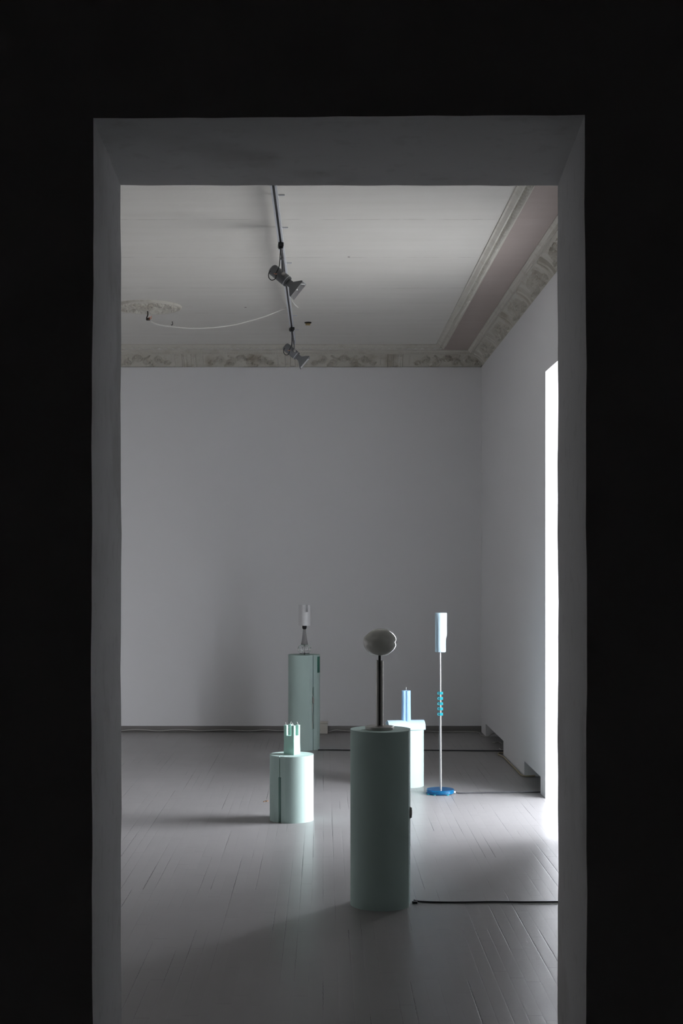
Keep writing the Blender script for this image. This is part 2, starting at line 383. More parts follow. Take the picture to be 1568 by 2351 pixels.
# the dark room the camera stands in
bm = bmesh.new(); box(bm, (-3.2, -3.0, 0), (-3.0, D1, 4.1)); struct('wall_near_left', bm, M_D)
bm = bmesh.new(); box(bm, (3.0, -3.0, 0), (3.2, D1, 4.1)); struct('wall_near_right', bm, M_D)
bm = bmesh.new(); box(bm, (-3.2, -3.2, 0), (3.2, -3.0, 4.1)); struct('wall_near_back', bm, M_D)
bm = bmesh.new(); box(bm, (-3.2, -3.0, 4.0), (3.2, D1, 4.2)); struct('ceiling', bm, M_D)
bm = bmesh.new(); box(bm, (2.34, -3.0, -0.2), (3.3, D1, 0)); struct('floor', bm, M['floor'])

# skirting
bm = bmesh.new(); rbox(bm, (LX, BW-0.018, 0), (WX, BW, 0.058), 0.004); struct('baseboard_back', bm, M['skirt'])

# ------------------------------------------------------------------ stucco cornice
def spiral(cx, cy, r0, turns, sx, sy=1, a0=0.0, n=40):
    out = []
    for i in range(n):
        t = i/(n-1); a = a0+turns*2*PI*t; r = r0*(1-0.86*t)
        out.append((cx+sx*r*math.cos(a), cy+sy*r*math.sin(a)))
    return out
def relief(Ln, Wd, step, phase):
    """height field of the frieze: s along the run (period 1 m), t across (0..Wd)"""
    ns = int(Ln/step)+1; ntt = int(Wd/0.007)+1
    s = np.linspace(0, Ln, ns)[:, None]*np.ones((1, ntt)); t = np.linspace(0, 1, ntt)[None, :]*np.ones((ns, 1))
    u = ((s+phase) % 1.0)-0.5         # motif centred at u=0, bracket pair at +-0.5
    v = t*Wd
    h = np.zeros_like(u)
    curves = []
    Hh = Wd
    for sg in (-1, 1):
        curves.append((spiral(sg*0.10, Hh*0.36, Hh*0.26, 1.4, sg, 1, PI*0.6), 0.011))
        curves.append((spiral(sg*0.205, Hh*0.56, Hh*0.25, 1.3, -sg, 1, PI*1.2), 0.010))
        curves.append((spiral(sg*0.285, Hh*0.34, Hh*0.17, 1.1, sg, -1, 0.3), 0.007))
        for k in range(5):
            a = 0.35+k*0.42
            curves.append(([(sg*0.012*i*math.cos(a)/1.4, Hh*0.42+0.012*i*math.sin(a)*1.0) for i in range(7)], 0.008))
        for k in range(6):
            bx = 0.06+k*0.04; by = Hh*(0.5+0.28*math.sin(k*2.3))
            curves.append(([(sg*(bx+0.006*i), by+0.010*i*(1 if k % 2 else -1)*0.6) for i in range(4)], 0.008))
    mask_m = np.abs(u) < 0.36
    um = u[mask_m]; vm = v[mask_m]; hm = np.zeros_like(um)
    for pts, wd in curves:
        best = np.full_like(um, 9.0)
        for (px_, py_) in pts: best = np.minimum(best, (um-px_)**2+(vm-py_)**2)
        d = np.sqrt(best)
        hm = np.maximum(hm, 0.028*np.clip(1-(d/wd)**2, 0, 1)**0.7)
    h[mask_m] = hm
    # bracket pairs
    ub = np.minimum(np.abs(u-0.5), np.abs(u+0.5))
    for c in (0.045,):
        d = np.abs(ub-c); br = (d < 0.026)
        h = np.maximum(h, np.where(br, 0.012+0.018*(t**1.5)+0.004*np.cos(d*240), 0))
    h = np.maximum(h, np.where(ub < 0.02, 0.008*np.abs(np.sin(t*9)), 0))
    # low panel frames
    fr = ((np.abs(np.abs(u)-0.36) < 0.004) & (t > 0.15) & (t < 0.85))
    h = np.maximum(h, np.where(fr, 0.004, 0))
    h = h*np.clip((1-t)/0.10, 0, 1)*np.clip(t/0.04, 0, 1)
    return h, ns, ntt
def cove(name, start, along, inward, Ln, mitre0=False, mitre1=False, step=0.007, phase=0.0):
    """frieze cove from the wall top up to the pink band"""
    Wd = 0.175
    h, ns, ntt = relief(Ln, Wd, step, phase)
    bm = bmesh.new(); grid = []
    A = Vector(along); I = Vector(inward); S = Vector(start)
    for i in range(ns):
        row = []
        s = Ln*i/(ns-1)
        for j in range(ntt):
            t = j/(ntt-1)
            p = -0.012+0.112*t+0.010*math.sin(t*PI)*-1; z = WT+0.004+0.112*t+0.008*math.sin(t*PI)
            nx, nz = 0.70, -0.70
            p += h[i][j]*nx; z += h[i][j]*nz
            ss = s
            if mitre1: ss = min(s, Ln-p)
            if mitre0: ss = max(ss, p)
            row.append(bm.verts.new(S+A*ss+I*p+Vector((0, 0, z))))
        grid.append(row)
    for i in range(ns-1):
        for j in range(ntt-1): bm.faces.new((grid[i][j], grid[i][j+1], grid[i+1][j+1], grid[i+1][j]))
    return tag(obj(name, bm, M['plaster'], smooth=None), kind='structure')
def sweep(name, start, along, inward, Ln, prof, mod=None, step=0.01, mitre0=False, mitre1=False):
    bm = bmesh.new(); A = Vector(along); I = Vector(inward); S = Vector(start); n = int(Ln/step)+1; prev = None
    for i in range(n):
        s = Ln*i/(n-1); row = []
        for k, (p, z) in enumerate(prof):
            if mod: dp, dz = mod(k, s)
            else: dp, dz = 0, 0
            pp = p+dp; ss = s
            if mitre1: ss = min(s, Ln-pp)
            if mitre0: ss = max(ss, pp)
            row.append(bm.verts.new(S+A*ss+I*pp+Vector((0, 0, z+dz))))
        if prev:
            for k in range(len(row)-1): bm.faces.new((prev[k], prev[k+1], row[k+1], row[k]))
        prev = row
    return tag(obj(name, bm, M['moulding'], smooth=None), kind='structure')
# runs: along the back wall (to the right) and along the right wall (toward the camera)
runs = (((LX, BW, 0), (1, 0, 0), (0, -1, 0), WX-LX, False, True), ((WX, BW, 0), (0, -1, 0), (-1, 0, 0), BW-D2, True, False))
up_prof = [(0.098, 3.664), (0.104, 3.664), (0.106, 3.672), (0.112, 3.673), (0.113, 3.668), (0.120, 3.668), (0.124, 3.680), (0.134, 3.684), (0.140, 3.690), (0.147, 3.691), (0.147, CZ)]
def dent(k, s):
    if k in (4, 5): return (0, -0.004 if (s % 0.024) < 0.014 else 0.004)
    return (0, 0)
in_prof = [(0.378, CZ), (0.378, 3.692), (0.388, 3.690), (0.392, 3.684), (0.400, 3.676), (0.410, 3.672), (0.420, 3.676), (0.426, 3.684), (0.432, 3.686), (0.436, 3.676), (0.446, 3.674), (0.456, 3.682), (0.466, 3.690), (0.478, 3.692), (0.478, CZ)]
def rope(k, s):
    if 3 <= k <= 7:
        q = abs(math.sin(PI*(s/0.062+(k-5)*0.10))); return (0, 0.012-0.022*q**0.6)
    return (0, 0)
k = 1
for st, al, inw, Ln, m0, m1 in runs:
    cove('trim_%d' % k, st, al, inw, Ln, m0, m1, phase=0.9 if k == 1 else 0.75); k += 1
    sweep('trim_%d' % k, st, al, inw, Ln, up_prof, dent, 0.008, m0, m1); k += 1
    sweep('trim_%d' % k, st, al, inw, Ln, in_prof, rope, 0.007, m0, m1); k += 1

# ------------------------------------------------------------------ pedestals
HALF = math.radians(17.5)
def outline(r, sw, sd, n=110):
    pts = [(r*math.cos(HALF+(2*PI-2*HALF)*i/n), r*math.sin(HALF+(2*PI-2*HALF)*i/n)) for i in range(n+1)]
    xc = r*math.cos(HALF)
    if sw: pts += [(xc, -sw/2), (xc-sd, -sw/2), (xc-sd, sw/2), (xc, sw/2)]
    return pts
def pedestal(loc, ang, r, h, spans, label, switch=True, sticker=False):
    """ang: direction of the flat facet, measured from the camera side, clockwise to the right"""
    root = empty('pedestal', loc, -PI/2+math.radians(ang)); tag(root, label, 'pedestal')
    bm = bmesh.new()
    for z0, z1, sw in spans: prism(bm, outline(r, sw, 0.035), z0, z1)
    bmesh.ops.remove_doubles(bm, verts=bm.verts, dist=1e-6)
    obj('column', bm, M['mint'], root, smooth=8)
    xc = r*math.cos(HALF)
    if switch:
        bm = bmesh.new()
        zt, zb = 0.553, 0.188
        tube(bm, [(xc-0.012, 0, zt), (xc-0.010, -0.004, 0.50), (xc-0.004, 0.003, 0.468), (xc-0.002, 0, 0.462)], 0.0022)
        tube(bm, [(xc-0.002, 0, 0.415), (xc-0.004, -0.003, 0.36), (xc-0.008, 0.005, 0.29), (xc-0.012, 0.001, 0.20), (xc-0.014, 0, zb)], 0.0022)
        obj('cable', bm, M['clear_cable'] if 'clear_cable' in M else M['white_cable'], root)
        bm = bmesh.new(); lathe(bm, [(0.004, 0.410), (0.009, 0.417), (0.011, 0.43), (0.011, 0.45), (0.009, 0.462), (0.004, 0.466)], 20, (0, 0))
        xform(bm, Matrix.Translation((xc+0.001, 0, 0)) @ Matrix.Diagonal((1.0, 0.8, 1, 1)))
        sw_ = obj('dimmer_switch', bm, M['dark_steel'], root)
        for z in (0.4165, 0.4595):
            bm = bmesh.new(); lathe(bm, [(0.0098, z-0.002), (0.0104, z), (0.0098, z+0.002)], 20, (0, 0)); xform(bm, Matrix.Translation((xc+0.001, 0, 0)) @ Matrix.Diagonal((1.04, 0.85, 1, 1)))
            obj('clamp_ring', bm, M['steel'], sw_)
    if sticker:
        bm = bmesh.new(); a0, a1 = math.radians(20), math.radians(52); n = 10
        vs_ = []
        for i in range(n+1):
            a = a0+(a1-a0)*i/n; vs_.append([bm.verts.new(((r+0.0007)*math.cos(a), (r+0.0007)*math.sin(a), z)) for z in (h-0.155, h-0.015)])
        for p, q in zip(vs_, vs_[1:]): bm.faces.new((p[0], q[0], q[1], p[1]))
        stk = obj('sticker', bm, M['sticker'], root); stk['label'] = 'dark green sticker'
        bm = bmesh.new()
        for j in range(9):
            z = h-0.145+j*0.014
            for a_ in (26, 33, 40):
                a = math.radians(a_); b2 = math.radians(a_+4.5); R2 = r+0.0012
                bm.faces.new([bm.verts.new((R2*math.cos(q), R2*math.sin(q), zz)) for q, zz in ((a, z), (b2, z), (b2, z+0.006), (a, z+0.006))])
        obj('print', bm, M['sticker_ink'], stk, smooth=None)
    return root
H = 0.832; R0 = 0.143
slots = [(0, 0.188, 0.006), (0.188, 0.553, 0.020), (0.553, H, 0.006)]
pf = (0.2735, 6.63, 0)
pedestal(pf, 82, 0.1445, H, slots, 'tall mint green cylindrical pedestal nearest the doorway, carrying the pebble-shaped lamp')
pfar = (-0.169, 12.30, 0)
pedestal(pfar, 37, 0.1395, H, slots, 'tall mint green pedestal near the back wall, with a slotted facet and dark green sticker', sticker=True)
ps = (-0.2005, 8.85, 0)
pedestal(ps, -33, 0.139, 0.415, [(0, 0.285, 0.020), (0.285, 0.415, 0.006)], 'short mint green pedestal with slotted facet, carrying the four-wick candle', switch=False)
pr = (0.599, 10.24, 0)
pedestal(pr, 150, 0.140, 0.415, [(0, 0.285, 0.020), (0.285, 0.415, 0.006)], 'short mint green pedestal under the pale blue candle, behind the tall near one', switch=False)

# ------------------------------------------------------------------ four-wick mint candle
s_ = 0.077; hc = 0.186
root = empty('square_candle', (-0.1985, 8.852, 0.415), math.radians(-30.4)); tag(root, 'square mint green candle split into four pillars on the short left pedestal', 'candle')
bm = bmesh.new()
a = s_/2; q = s_*0.28
zf = hc-0.066
n_ = 6
def rrect(x0, y0, x1, y1, r, n=4):
    out = []
    for cx, cy, a0 in ((x1-r, y1-r, 0), (x0+r, y1-r, PI/2), (x0+r, y0+r, PI), (x1-r, y0+r, 1.5*PI)):
        for i in range(n+1):
            t = a0+PI/2*i/n; out.append((cx+r*math.cos(t), cy+r*math.sin(t)))
    return out
rings = []
for z, g_ in ((0, -0.001), (0.003, 0.001), (0.03, 0.0012), (0.08, 0), (zf, 0)):
    rings.append([bm.verts.new((x, y, z)) for x, y in rrect(-a-g_, -a-g_, a+g_, a+g_, 0.005)])
for p_, r_ in zip(rings, rings[1:]):
    for i in range(len(p_)): bm.faces.new((p_[i], p_[(i+1)%len(p_)], r_[(i+1)%len(p_)], r_[i]))
bm.faces.new(rings[0][::-1]); bm.faces.new(rings[-1])
obj('wax_block', bm, M['mint_wax'], root)
wk = ((-1, -1, 0, (-0.006, 0.002)), (1, -1, 1, (-0.008, -0.002)), (-1, 1, 2, (0.004, 0.002)), (1, 1, 3, (-0.007, 0.0)))
for sx, sy, i, (wx, wy) in wk:
    bm = bmesh.new(); x0, x1 = sorted((sx*a, sx*(a-q))); y0, y1 = sorted((sy*a, sy*(a-q)))
    prism(bm, rrect(x0, y0, x1, y1, 0.004), zf, hc-0.001*i*0.4)
    obj('wax_pillar', bm, M['mint_wax'], root)
    cx, cy = (x0+x1)/2, (y0+y1)/2
    bm = bmesh.new(); tube(bm, [(cx, cy, hc-0.004), (cx, cy, hc+0.004), (cx+wx*0.5, cy+wy*0.5, hc+0.010), (cx+wx, cy+wy, hc+0.017)], 0.0013, 8, 4)
    obj('wick', bm, M['wick'], root)

# ------------------------------------------------------------------ pale blue candle with curved tray
root = empty('fluted_candle', (0.603, 10.225, 0.415), math.radians(10)); tag(root, 'pale blue fluted candle with one wick, standing on a curved blue tile', 'candle')
bm = bmesh.new()
L2 = 0.137; prof = []
nseg = 18
def arch(rr, hh, th):
    return [(rr*math.cos(t)*-1, hh*math.sin(t)**0.8) for t in [PI*i/nseg for i in range(nseg+1)]]
out_ = arch(0.062, 0.067, 0); inn = arch(0.055, 0.060, 0)
def add_arch(bm, flare=1.0):
    xs = [-L2, -L2+0.004, -0.05, 0.05, L2-0.012, L2]
    sc = [0.985, 1.0, 1.0, 1.0, 1.03, 1.05]
    A_, B_ = [], []
    for x, k_ in zip(xs, sc):
        A_.append([bm.verts.new((x, y*k_, max(0, z))) for y, z in out_]); B_.append([bm.verts.new((x, y*k_, max(0, z*0.99))) for y, z in inn])
    for i in range(len(xs)-1):
        for j in range(nseg):
            bm.faces.new((A_[i][j], A_[i][j+1], A_[i+1][j+1], A_[i+1][j])); bm.faces.new((B_[i][j], B_[i+1][j], B_[i+1][j+1], B_[i][j+1]))
        for j in (0, nseg): bm.faces.new((A_[i][j], A_[i+1][j], B_[i+1][j], B_[i][j]))
    for e_ in (0, -1):
        for j in range(nseg): bm.faces.new((A_[e_][j], A_[e_][j+1], B_[e_][j+1], B_[e_][j]))
add_arch(bm)
tray = obj('curved_tile', bm, M['blue_glaze'], root); tray['label'] = 'ice blue arched tile'
# trefoil body
bm = bmesh.new(); rings = []
def fl(a_):
    lob = abs(math.cos(1.5*(a_+0.9)))**0.7
    return 0.0225+0.0125*lob
for z, k_ in ((0.055, 1.08), (0.09, 1.05), (0.14, 1.02), (0.20, 1.0), (0.280, 1.0), (0.283, 0.97)):
    rings.append([bm.verts.new((0.006+fl(2*PI*i/90)*math.cos(2*PI*i/90)*k_, fl(2*PI*i/90)*math.sin(2*PI*i/90)*k_, z)) for i in range(90)])
for p_, r_ in zip(rings, rings[1:]):
    for i in range(90): bm.faces.new((p_[i], p_[(i+1)%90], r_[(i+1)%90], r_[i]))
bm.faces.new(rings[0][::-1]); bm.faces.new(rings[-1])
obj('wax_body', bm, M['blue_wax'], root, smooth=50)
bm = bmesh.new(); tube(bm, [(0.006, 0, 0.280), (0.0062, 0, 0.29), (0.006, 0, 0.300)], 0.0013, 8, 3); lathe(bm, [(0.001, 0.297), (0.0033, 0.301), (0.003, 0.304), (0.001, 0.305)], 12, (0.006, 0))
obj('wick', bm, M['wick'], root)

# ------------------------------------------------------------------ glass lamp on the far pedestal
root = empty('table_lamp', (-0.165, 12.28, H)); tag(root, 'table lamp with cut glass foot and white notched glass cylinder, on the far tall pedestal', 'lamp')
bm = bmesh.new()
fac = lambda a_, z: 1.0+0.035*(1 if int(a_/(2*PI)*32) % 2 else -1) if 0.02 < z < 0.08 else 1.0
lathe(bm, [(0.020, 0.0), (0.046, 0.0), (0.046, 0.010), (0.041, 0.016), (0.044, 0.020), (0.060, 0.034), (0.0605, 0.056), (0.046, 0.082), (0.033, 0.089), (0.020, 0.089)], 64, (0, 0), rfun=fac)
obj('cut_glass_foot', bm, M['clear'], root, smooth=15)
bm = bmesh.new(); lathe(bm, [(0.033, 0.0892), (0.0275, 0.105), (0.021, 0.145), (0.016, 0.185), (0.0125, 0.224)], 40, (0, 0)); lathe(bm, [(0.004, 0.0), (0.004, 0.0892)], 10, (0, 0))
obj('glass_cone', bm, M['smoke'], root)
bm = bmesh.new(); lathe(bm, [(0.011, 0.2242), (0.0165, 0.229), (0.0195, 0.238), (0.0195, 0.2565)], 32, (0, 0))
obj('lamp_socket', bm, M['black'], root)
def shell(bm, r, th, z0, z1, c, notch=None, n=72):
    """tube wall; notch = (angle, half width, bottom z)"""
    for i in range(n):
        a0 = 2*PI*i/n; a1 = 2*PI*(i+1)/n; zt = z1
        if notch:
            d = (a0+PI/n-notch[0]+PI) % (2*PI)-PI
            if abs(d) < notch[1]: zt = notch[2]
        lo_ = [(c[0]+q_*math.cos(t), c[1]+q_*math.sin(t)) for q_, t in ((r, a0), (r, a1), (r-th, a1), (r-th, a0))]
        v0 = [bm.verts.new((*p, z0)) for p in lo_]; v1 = [bm.verts.new((*p, zt)) for p in lo_]
        bm.faces.new((v0[0], v0[1], v1[1], v1[0])); bm.faces.new((v0[2], v0[3], v1[3], v1[2])); bm.faces.new(v1); bm.faces.new(v0[::-1])
        if notch:
            bm.faces.new((v0[1], v0[2], v1[2], v1[1])); bm.faces.new((v0[3], v0[0], v1[0], v1[3]))
bm = bmesh.new(); shell(bm, 0.040, 0.004, 0.257, 0.440, (0.0125, 0), (-PI/2+0.12, 0.30, 0.376))
o = obj('opal_shade', bm, M['opal_white'], root, smooth=40)
bm = bmesh.new(); shell(bm, 0.0535, 0.0022, 0.257, 0.4405, (0.0, 0)); obj('clear_shade', bm, M['thin_glass'], root, smooth=40)

# ------------------------------------------------------------------ pebble lamp on the near pedestal
root = empty('table_lamp', (0.268, 6.62, H)); tag(root, 'table lamp with smoky pebble-shaped glass shade on a split steel column, on the nearest pedestal', 'lamp')
bm = bmesh.new(); lathe(bm, [(0.066, 0), (0.068, 0.001), (0.068, 0.0135), (0.0665, 0.015)], 72, (0, 0)); obj('base_plate', bm, M['dark_steel'], root)
def half_pipe(side):
    bm = bmesh.new(); pts_o, pts_i = [], []
    for i in range(13):
        t = -PI/2+PI*i/12
        pts_o.append((side*(0.0028+0.0145*math.cos(t)), 0.013*math.sin(t))); pts_i.append((side*(0.0028+0.0125*math.cos(t)), 0.011*math.sin(t)))
    prism(bm, pts_o+pts_i[::-1], 0.0152, 0.328 if side < 0 else 0.326); return bm
obj('column_half', half_pipe(-1), M['dark_steel'], root); obj('column_half', half_pipe(1), M['dark_steel'], root)
bm = bmesh.new(); lathe(bm, [(0.0062, 0.018), (0.0062, 0.352)], 20, (0, 0)); obj('stem', bm, M['black'], root)
bm = bmesh.new(); bmesh.ops.create_icosphere(bm, subdivisions=6, radius=1.0)
for v in bm.verts:
    d = v.co.normalized(); x, y, z = d
    r = 1.0
    r *= 1+0.05*math.sin(2.1*x+1.0)*math.cos(1.7*z+0.4)+0.03*math.sin(3.0*y+2*z)
    # pinch on the right side and a shallow dent on the upper left
    u2 = Vector((0.97, -0.05, 0.02)).normalized(); cr = abs(z-0.02-0.10*(y))
    if x > 0: r -= 0.075*math.exp(-(cr/0.15)**2)*max(0, min(1, (x-0.5)/0.4))
    r -= 0.02*math.exp(-((x+0.55)**2+(z-0.85)**2)/0.10)
    r -= 0.05*math.exp(-((x-0.35)**2+(y+0.8)**2+(z-0.35)**2)/0.05)
    r -= 0.035*math.exp(-((x+0.35)**2+(y+0.85)**2+(z-0.55)**2)/0.04)
    r += 0.05*math.exp(-((x-0.35)**2+(z-0.95)**2)/0.25); r -= 0.07*math.exp(-((x+0.75)**2+(z-0.7)**2)/0.12)
    px_ = 0.0815*x*r*(1+0.04*(z > 0)*0); pz = 0.0655*z*r
    if pz < -0.058: pz = -0.058+(pz+0.058)*0.3
    v.co = (px_+0.0, 0.066*y*r, pz+0.411)
obj('pebble_shade', bm, M['opal'], root, smooth=180)

# ------------------------------------------------------------------ blue floor lamp
root = empty('floor_lamp', (0.828, 9.86, 0)); tag(root, 'slim floor lamp with ice blue tube shade, turquoise rings and blue disc base', 'lamp')
bm = bmesh.new()
lathe(bm, [(0.060, 0.006), (0.094, 0.006), (0.0985, 0.010), (0.0985, 0.031), (0.095, 0.034)], 80, (0, 0))
bs = obj('disc_base', bm, M['blue_glass'], root)
for i, an in enumerate((-150, -122, -60, 20, 100, 170)):
    t = math.radians(an); rr = 0.088 if i else 0.1
    bm = bmesh.new(); lathe(bm, [(0.010, 0.0), (0.013, 0.002), (0.013, 0.0055), (0.010, 0.0075)], 16, (rr*math.cos(t), rr*math.sin(t)))
    obj('resin_foot', bm, M['teal_glass'], bs)
bm = bmesh.new(); tube(bm, [(0.003, 0, 0.0342), (0.001, 0, 0.5), (-0.002, 0, 1.03)], 0.0076, 20, 2); obj('pole', bm, M['steel'], root)
for yy in (1591.2, 1603.4, 1615.3, 1627.2, 1639.4):
    z = EYE-(yy-VY)*9.86/F; cx = 0.001
    bm = bmesh.new()
    # open clip: block gripping the pole plus a loop toward the left
    prism(bm, rrect(-0.006, -0.013, 0.018, 0.013, 0.003), z-0.0095, z+0.0095)
    obj_ = obj('ring', bm, M['teal_glass'], root); 
    bm = bmesh.new(); 
    tube(bm, [(-0.006, -0.010, z+0.006), (-0.0165, -0.010, z+0.007), (-0.0175, -0.010, z), (-0.0165, -0.010, z-0.007), (-0.006, -0.010, z-0.006)], 0.0022, 8, 5)
    tube(bm, [(-0.006, 0.010, z+0.006), (-0.0165, 0.010, z+0.007), (-0.0175, 0.010, z), (-0.0165, 0.010, z-0.007), (-0.006, 0.010, z-0.006)], 0.0022, 8, 5)
    obj('clip_loop', bm, M['teal_glass'], obj_)
bm = bmesh.new(); rings = []; nn = 96
zz_ = [1.003, 1.006, 1.03, 1.06, 1.085, 1.098, 1.108, 1.118, 1.13, 1.16, 1.20, 1.22, 1.235, 1.25, 1.276, 1.280]
for z in zz_:
    ring = []
    low = 1-min(1, max(0, (z-1.088)/0.035)); fold = 1-min(1, max(0, (z-1.195)/0.05))
    for i in range(nn):
        t = 2*PI*i/nn; r = 0.0425
        d = (t-0.0+PI) % (2*PI)-PI
        r -= 0.010*low*math.exp(-(d/0.6)**2)
        d2 = (t-math.radians(218)+PI) % (2*PI)-PI
        r -= 0.011*fold*math.exp(-(d2/0.16)**2)
        if z < 1.005 or z > 1.278: r -= 0.002
        ring.append(bm.verts.new((0.0045+r*math.cos(t), r*math.sin(t), z)))
    rings.append(ring)
for p_, r_ in zip(rings, rings[1:]):
    for i in range(nn): bm.faces.new((p_[i], p_[(i+1)%nn], r_[(i+1)%nn], r_[i]))
bm.faces.new(rings[0][::-1]); bm.faces.new(rings[-1])
obj('tube_shade', bm, M['blue_glaze'], root, smooth=60)
bm = bmesh.new(); rbox(bm, (0.097, -0.008, 0.006), (0.109, 0.002, 0.018), 0.002); g_ = obj('cable_gland', bm, M['white_cable'], root)

# ------------------------------------------------------------------ track and spotlights
TX, TZ = -0.262, 3.600
TY0, TY1 = 4.4, 12.5
root = empty('lighting_track', (TX, 8.5, TZ)); tag(root, 'long silver lighting track with a black channel running along the ceiling', 'lighting track')
bm = bmesh.new()
prism(bm, [(-0.0165, 0), (-0.0065, 0), (-0.0065, 0.022), (0.0065, 0.022), (0.0065, 0), (0.0165, 0), (0.0165, 0.032), (-0.0165, 0.032)], TY0-8.5, TY1-8.5)
xform(bm, Matrix(((1,0,0,0),(0,0,1,0),(0,1,0,0),(0,0,0,1))))
obj('rail', bm, M['alu'], root, smooth=None)
bm = bmesh.new(); box(bm, (-0.0064, TY0-8.5, 0.004), (0.0064, TY1-8.5, 0.0218)); obj('conductor_channel', bm, M['black'], root)
for y in (5.3, 6.2, 7.1, 7.85, 8.6, 9.6, 10.6, 11.6, 12.3):
    bm = bmesh.new(); box(bm, (-0.004, y-8.5-0.006, 0.0322), (0.004, y-8.5+0.006, 0.094)); box(bm, (-0.012, y-8.5-0.008, 0.094), (0.045, y-8.5+0.008, 0.0995)); obj('bracket', bm, M['alu'], root)
def tracklight():
    root = empty('spotlight', (TX, 8.6, TZ))
    bm = bmesh.new(); rbox(bm, (-0.0165, -0.035, -0.024), (0.0165, 0.035, -0.0005), 0.003); rbox(bm, (-0.013, -0.02, -0.033), (0.013, 0.02, -0.024), 0.003); obj('track_adapter', bm, M['black'], root)
    bm = bmesh.new()
    tube(bm, [(0, 0, -0.03), (0.003, 0, -0.06), (0.008, 0, -0.09)], 0.0058, 12, 2); lathe(bm, [(0.008, -0.102), (0.011, -0.100), (0.011, -0.089), (0.008, -0.087)], 20, (0.009, 0)); 
    for yy in (-0.040, 0.040):
        tube(bm, [(0.009, yy*0.25, -0.098), (0.010, yy*0.8, -0.112), (0.011, yy, -0.13), (0.012, yy, -0.198)], 0.005, 10, 5)
    obj('yoke', bm, M['spot'], root)
    # body: local axis +x, then turned
    dn = math.radians(40); tw = math.radians(-16)
    R = Matrix.Translation((0.004, 0, -0.205)) @ Matrix.Rotation(tw, 4, 'Z') @ Matrix.Rotation(dn, 4, 'Y')
    def turned(bm): xform(bm, R); return bm
    bm = bmesh.new(); lathe(bm, [(0.015, -0.082), (0.026, -0.081), (0.032, -0.076), (0.035, -0.068), (0.035, 0.050), (0.033, 0.055), (0.028, 0.056)], 40, (0, 0)); xform(bm, Matrix.Rotation(PI/2, 4, 'Y'))
    body = obj('lamp_housing', turned(bm), M['spot'], root)
    bm = bmesh.new(); lathe(bm, [(0.0352, 0.040), (0.0356, 0.041), (0.0356, 0.043), (0.0352, 0.044)], 40, (0, 0)); xform(bm, Matrix.Rotation(PI/2, 4, 'Y')); obj('trim_ring', turned(bm), M['alu'], body)
    bm = bmesh.new()
    def sq(x, hy, hz, r=0.006): return [bm.verts.new((x, y, z)) for y, z in rrect(-hy, -hz, hy, hz, r, 3)]
    secs = [sq(0.0565, 0.020, 0.021), sq(0.085, 0.021, 0.022), sq(0.130, 0.052, 0.060), sq(0.140, 0.053, 0.061), sq(0.140, 0.049, 0.057), sq(0.128, 0.046, 0.053), sq(0.095, 0.019, 0.020)]
    for p_, r_ in zip(secs[:5], secs[1:5]):
        for i in range(len(p_)): bm.faces.new((p_[i], p_[(i+1)%len(p_)], r_[(i+1)%len(p_)], r_[i]))
    for v in secs[5]+secs[6]: bm.verts.remove(v)
    bm.faces.new(secs[0][::-1])
    hood = obj('hood', turned(bm), M['spot'], root)
    bm = bmesh.new(); ss = [[bm.verts.new((x, y, z)) for y, z in rrect(-hy, -hz, hy, hz, 0.004, 3)] for x, hy, hz in ((0.1395, 0.049, 0.057), (0.110, 0.032, 0.036), (0.090, 0.014, 0.016))]
    for p_, r_ in zip(ss, ss[1:]):
        for i in range(len(p_)): bm.faces.new((p_[i], p_[(i+1)%len(p_)], r_[(i+1)%len(p_)], r_[i]))
    bm.faces.new(ss[-1]); obj('reflector', turned(bm), M['reflector'], hood)
    bm = bmesh.new(); lathe(bm, [(0.003, -0.036), (0.005, -0.034), (0.005, 0.034), (0.003, 0.036)], 12, (0, 0)); xform(bm, Matrix.Rotation(PI/2, 4, 'X') ); xform(bm, Matrix.Translation((0.118, 0, 0.0)) ); obj('bulb', turned(bm), M['clear'], hood)
    for s in (-1, 1):
        bm = bmesh.new(); lathe(bm, [(0.003, 0), (0.0105, 0.001), (0.0105, 0.009), (0.004, 0.011)], 16, (0, 0)); xform(bm, Matrix.Translation((0.012, s*0.044, -0.200)) @ Matrix.Rotation(-s*PI/2, 4, 'X')); obj('pivot_knob', bm, M['dark_steel'], root)
    bm = bmesh.new(); tube(bm, [(-0.002, -0.010, -0.03), (-0.006, -0.030, -0.09), (-0.012, -0.045, -0.15), (-0.028, -0.046, -0.187), (-0.036, -0.046, -0.20)], 0.0028, 8, 6)
    tube(bm, [(-0.066, -0.03, -0.178), (-0.076, -0.034, -0.195), (-0.075, -0.036, -0.22), (-0.058, -0.044, -0.237), (-0.036, -0.046, -0.228), (-0.030, -0.042, -0.205)], 0.0028, 8, 6)
    obj('cable', bm, M['black'], root)
    bm = bmesh.new(); tube(bm, [(-0.044, -0.047, -0.196), (-0.036, -0.050, -0.200), (-0.026, -0.047, -0.198)], 0.002, 6, 3); obj('wire_joint', bm, M['copper'], root)
    return root
s1 = tracklight(); tag(s1, 'larger-looking grey track spotlight nearer the doorway, with looped black cable', 'spotlight', 'spotlights on the ceiling track')
def copy_tree(o, parent=None):
    c = o.copy(); C.objects.link(c)
    if parent: c.parent = parent
    for ch in [x for x in bpy.data.objects if x.parent == o]: copy_tree(ch, c)
    return c
s2 = copy_tree(s1); s2.location = (TX, 11.62, TZ); s2.rotation_euler = (0, 0, math.radians(14)); s1.rotation_euler = (0, 0, math.radians(5)); s2['label'] = 'grey track spotlight farther back, hanging in front of the stucco frieze'

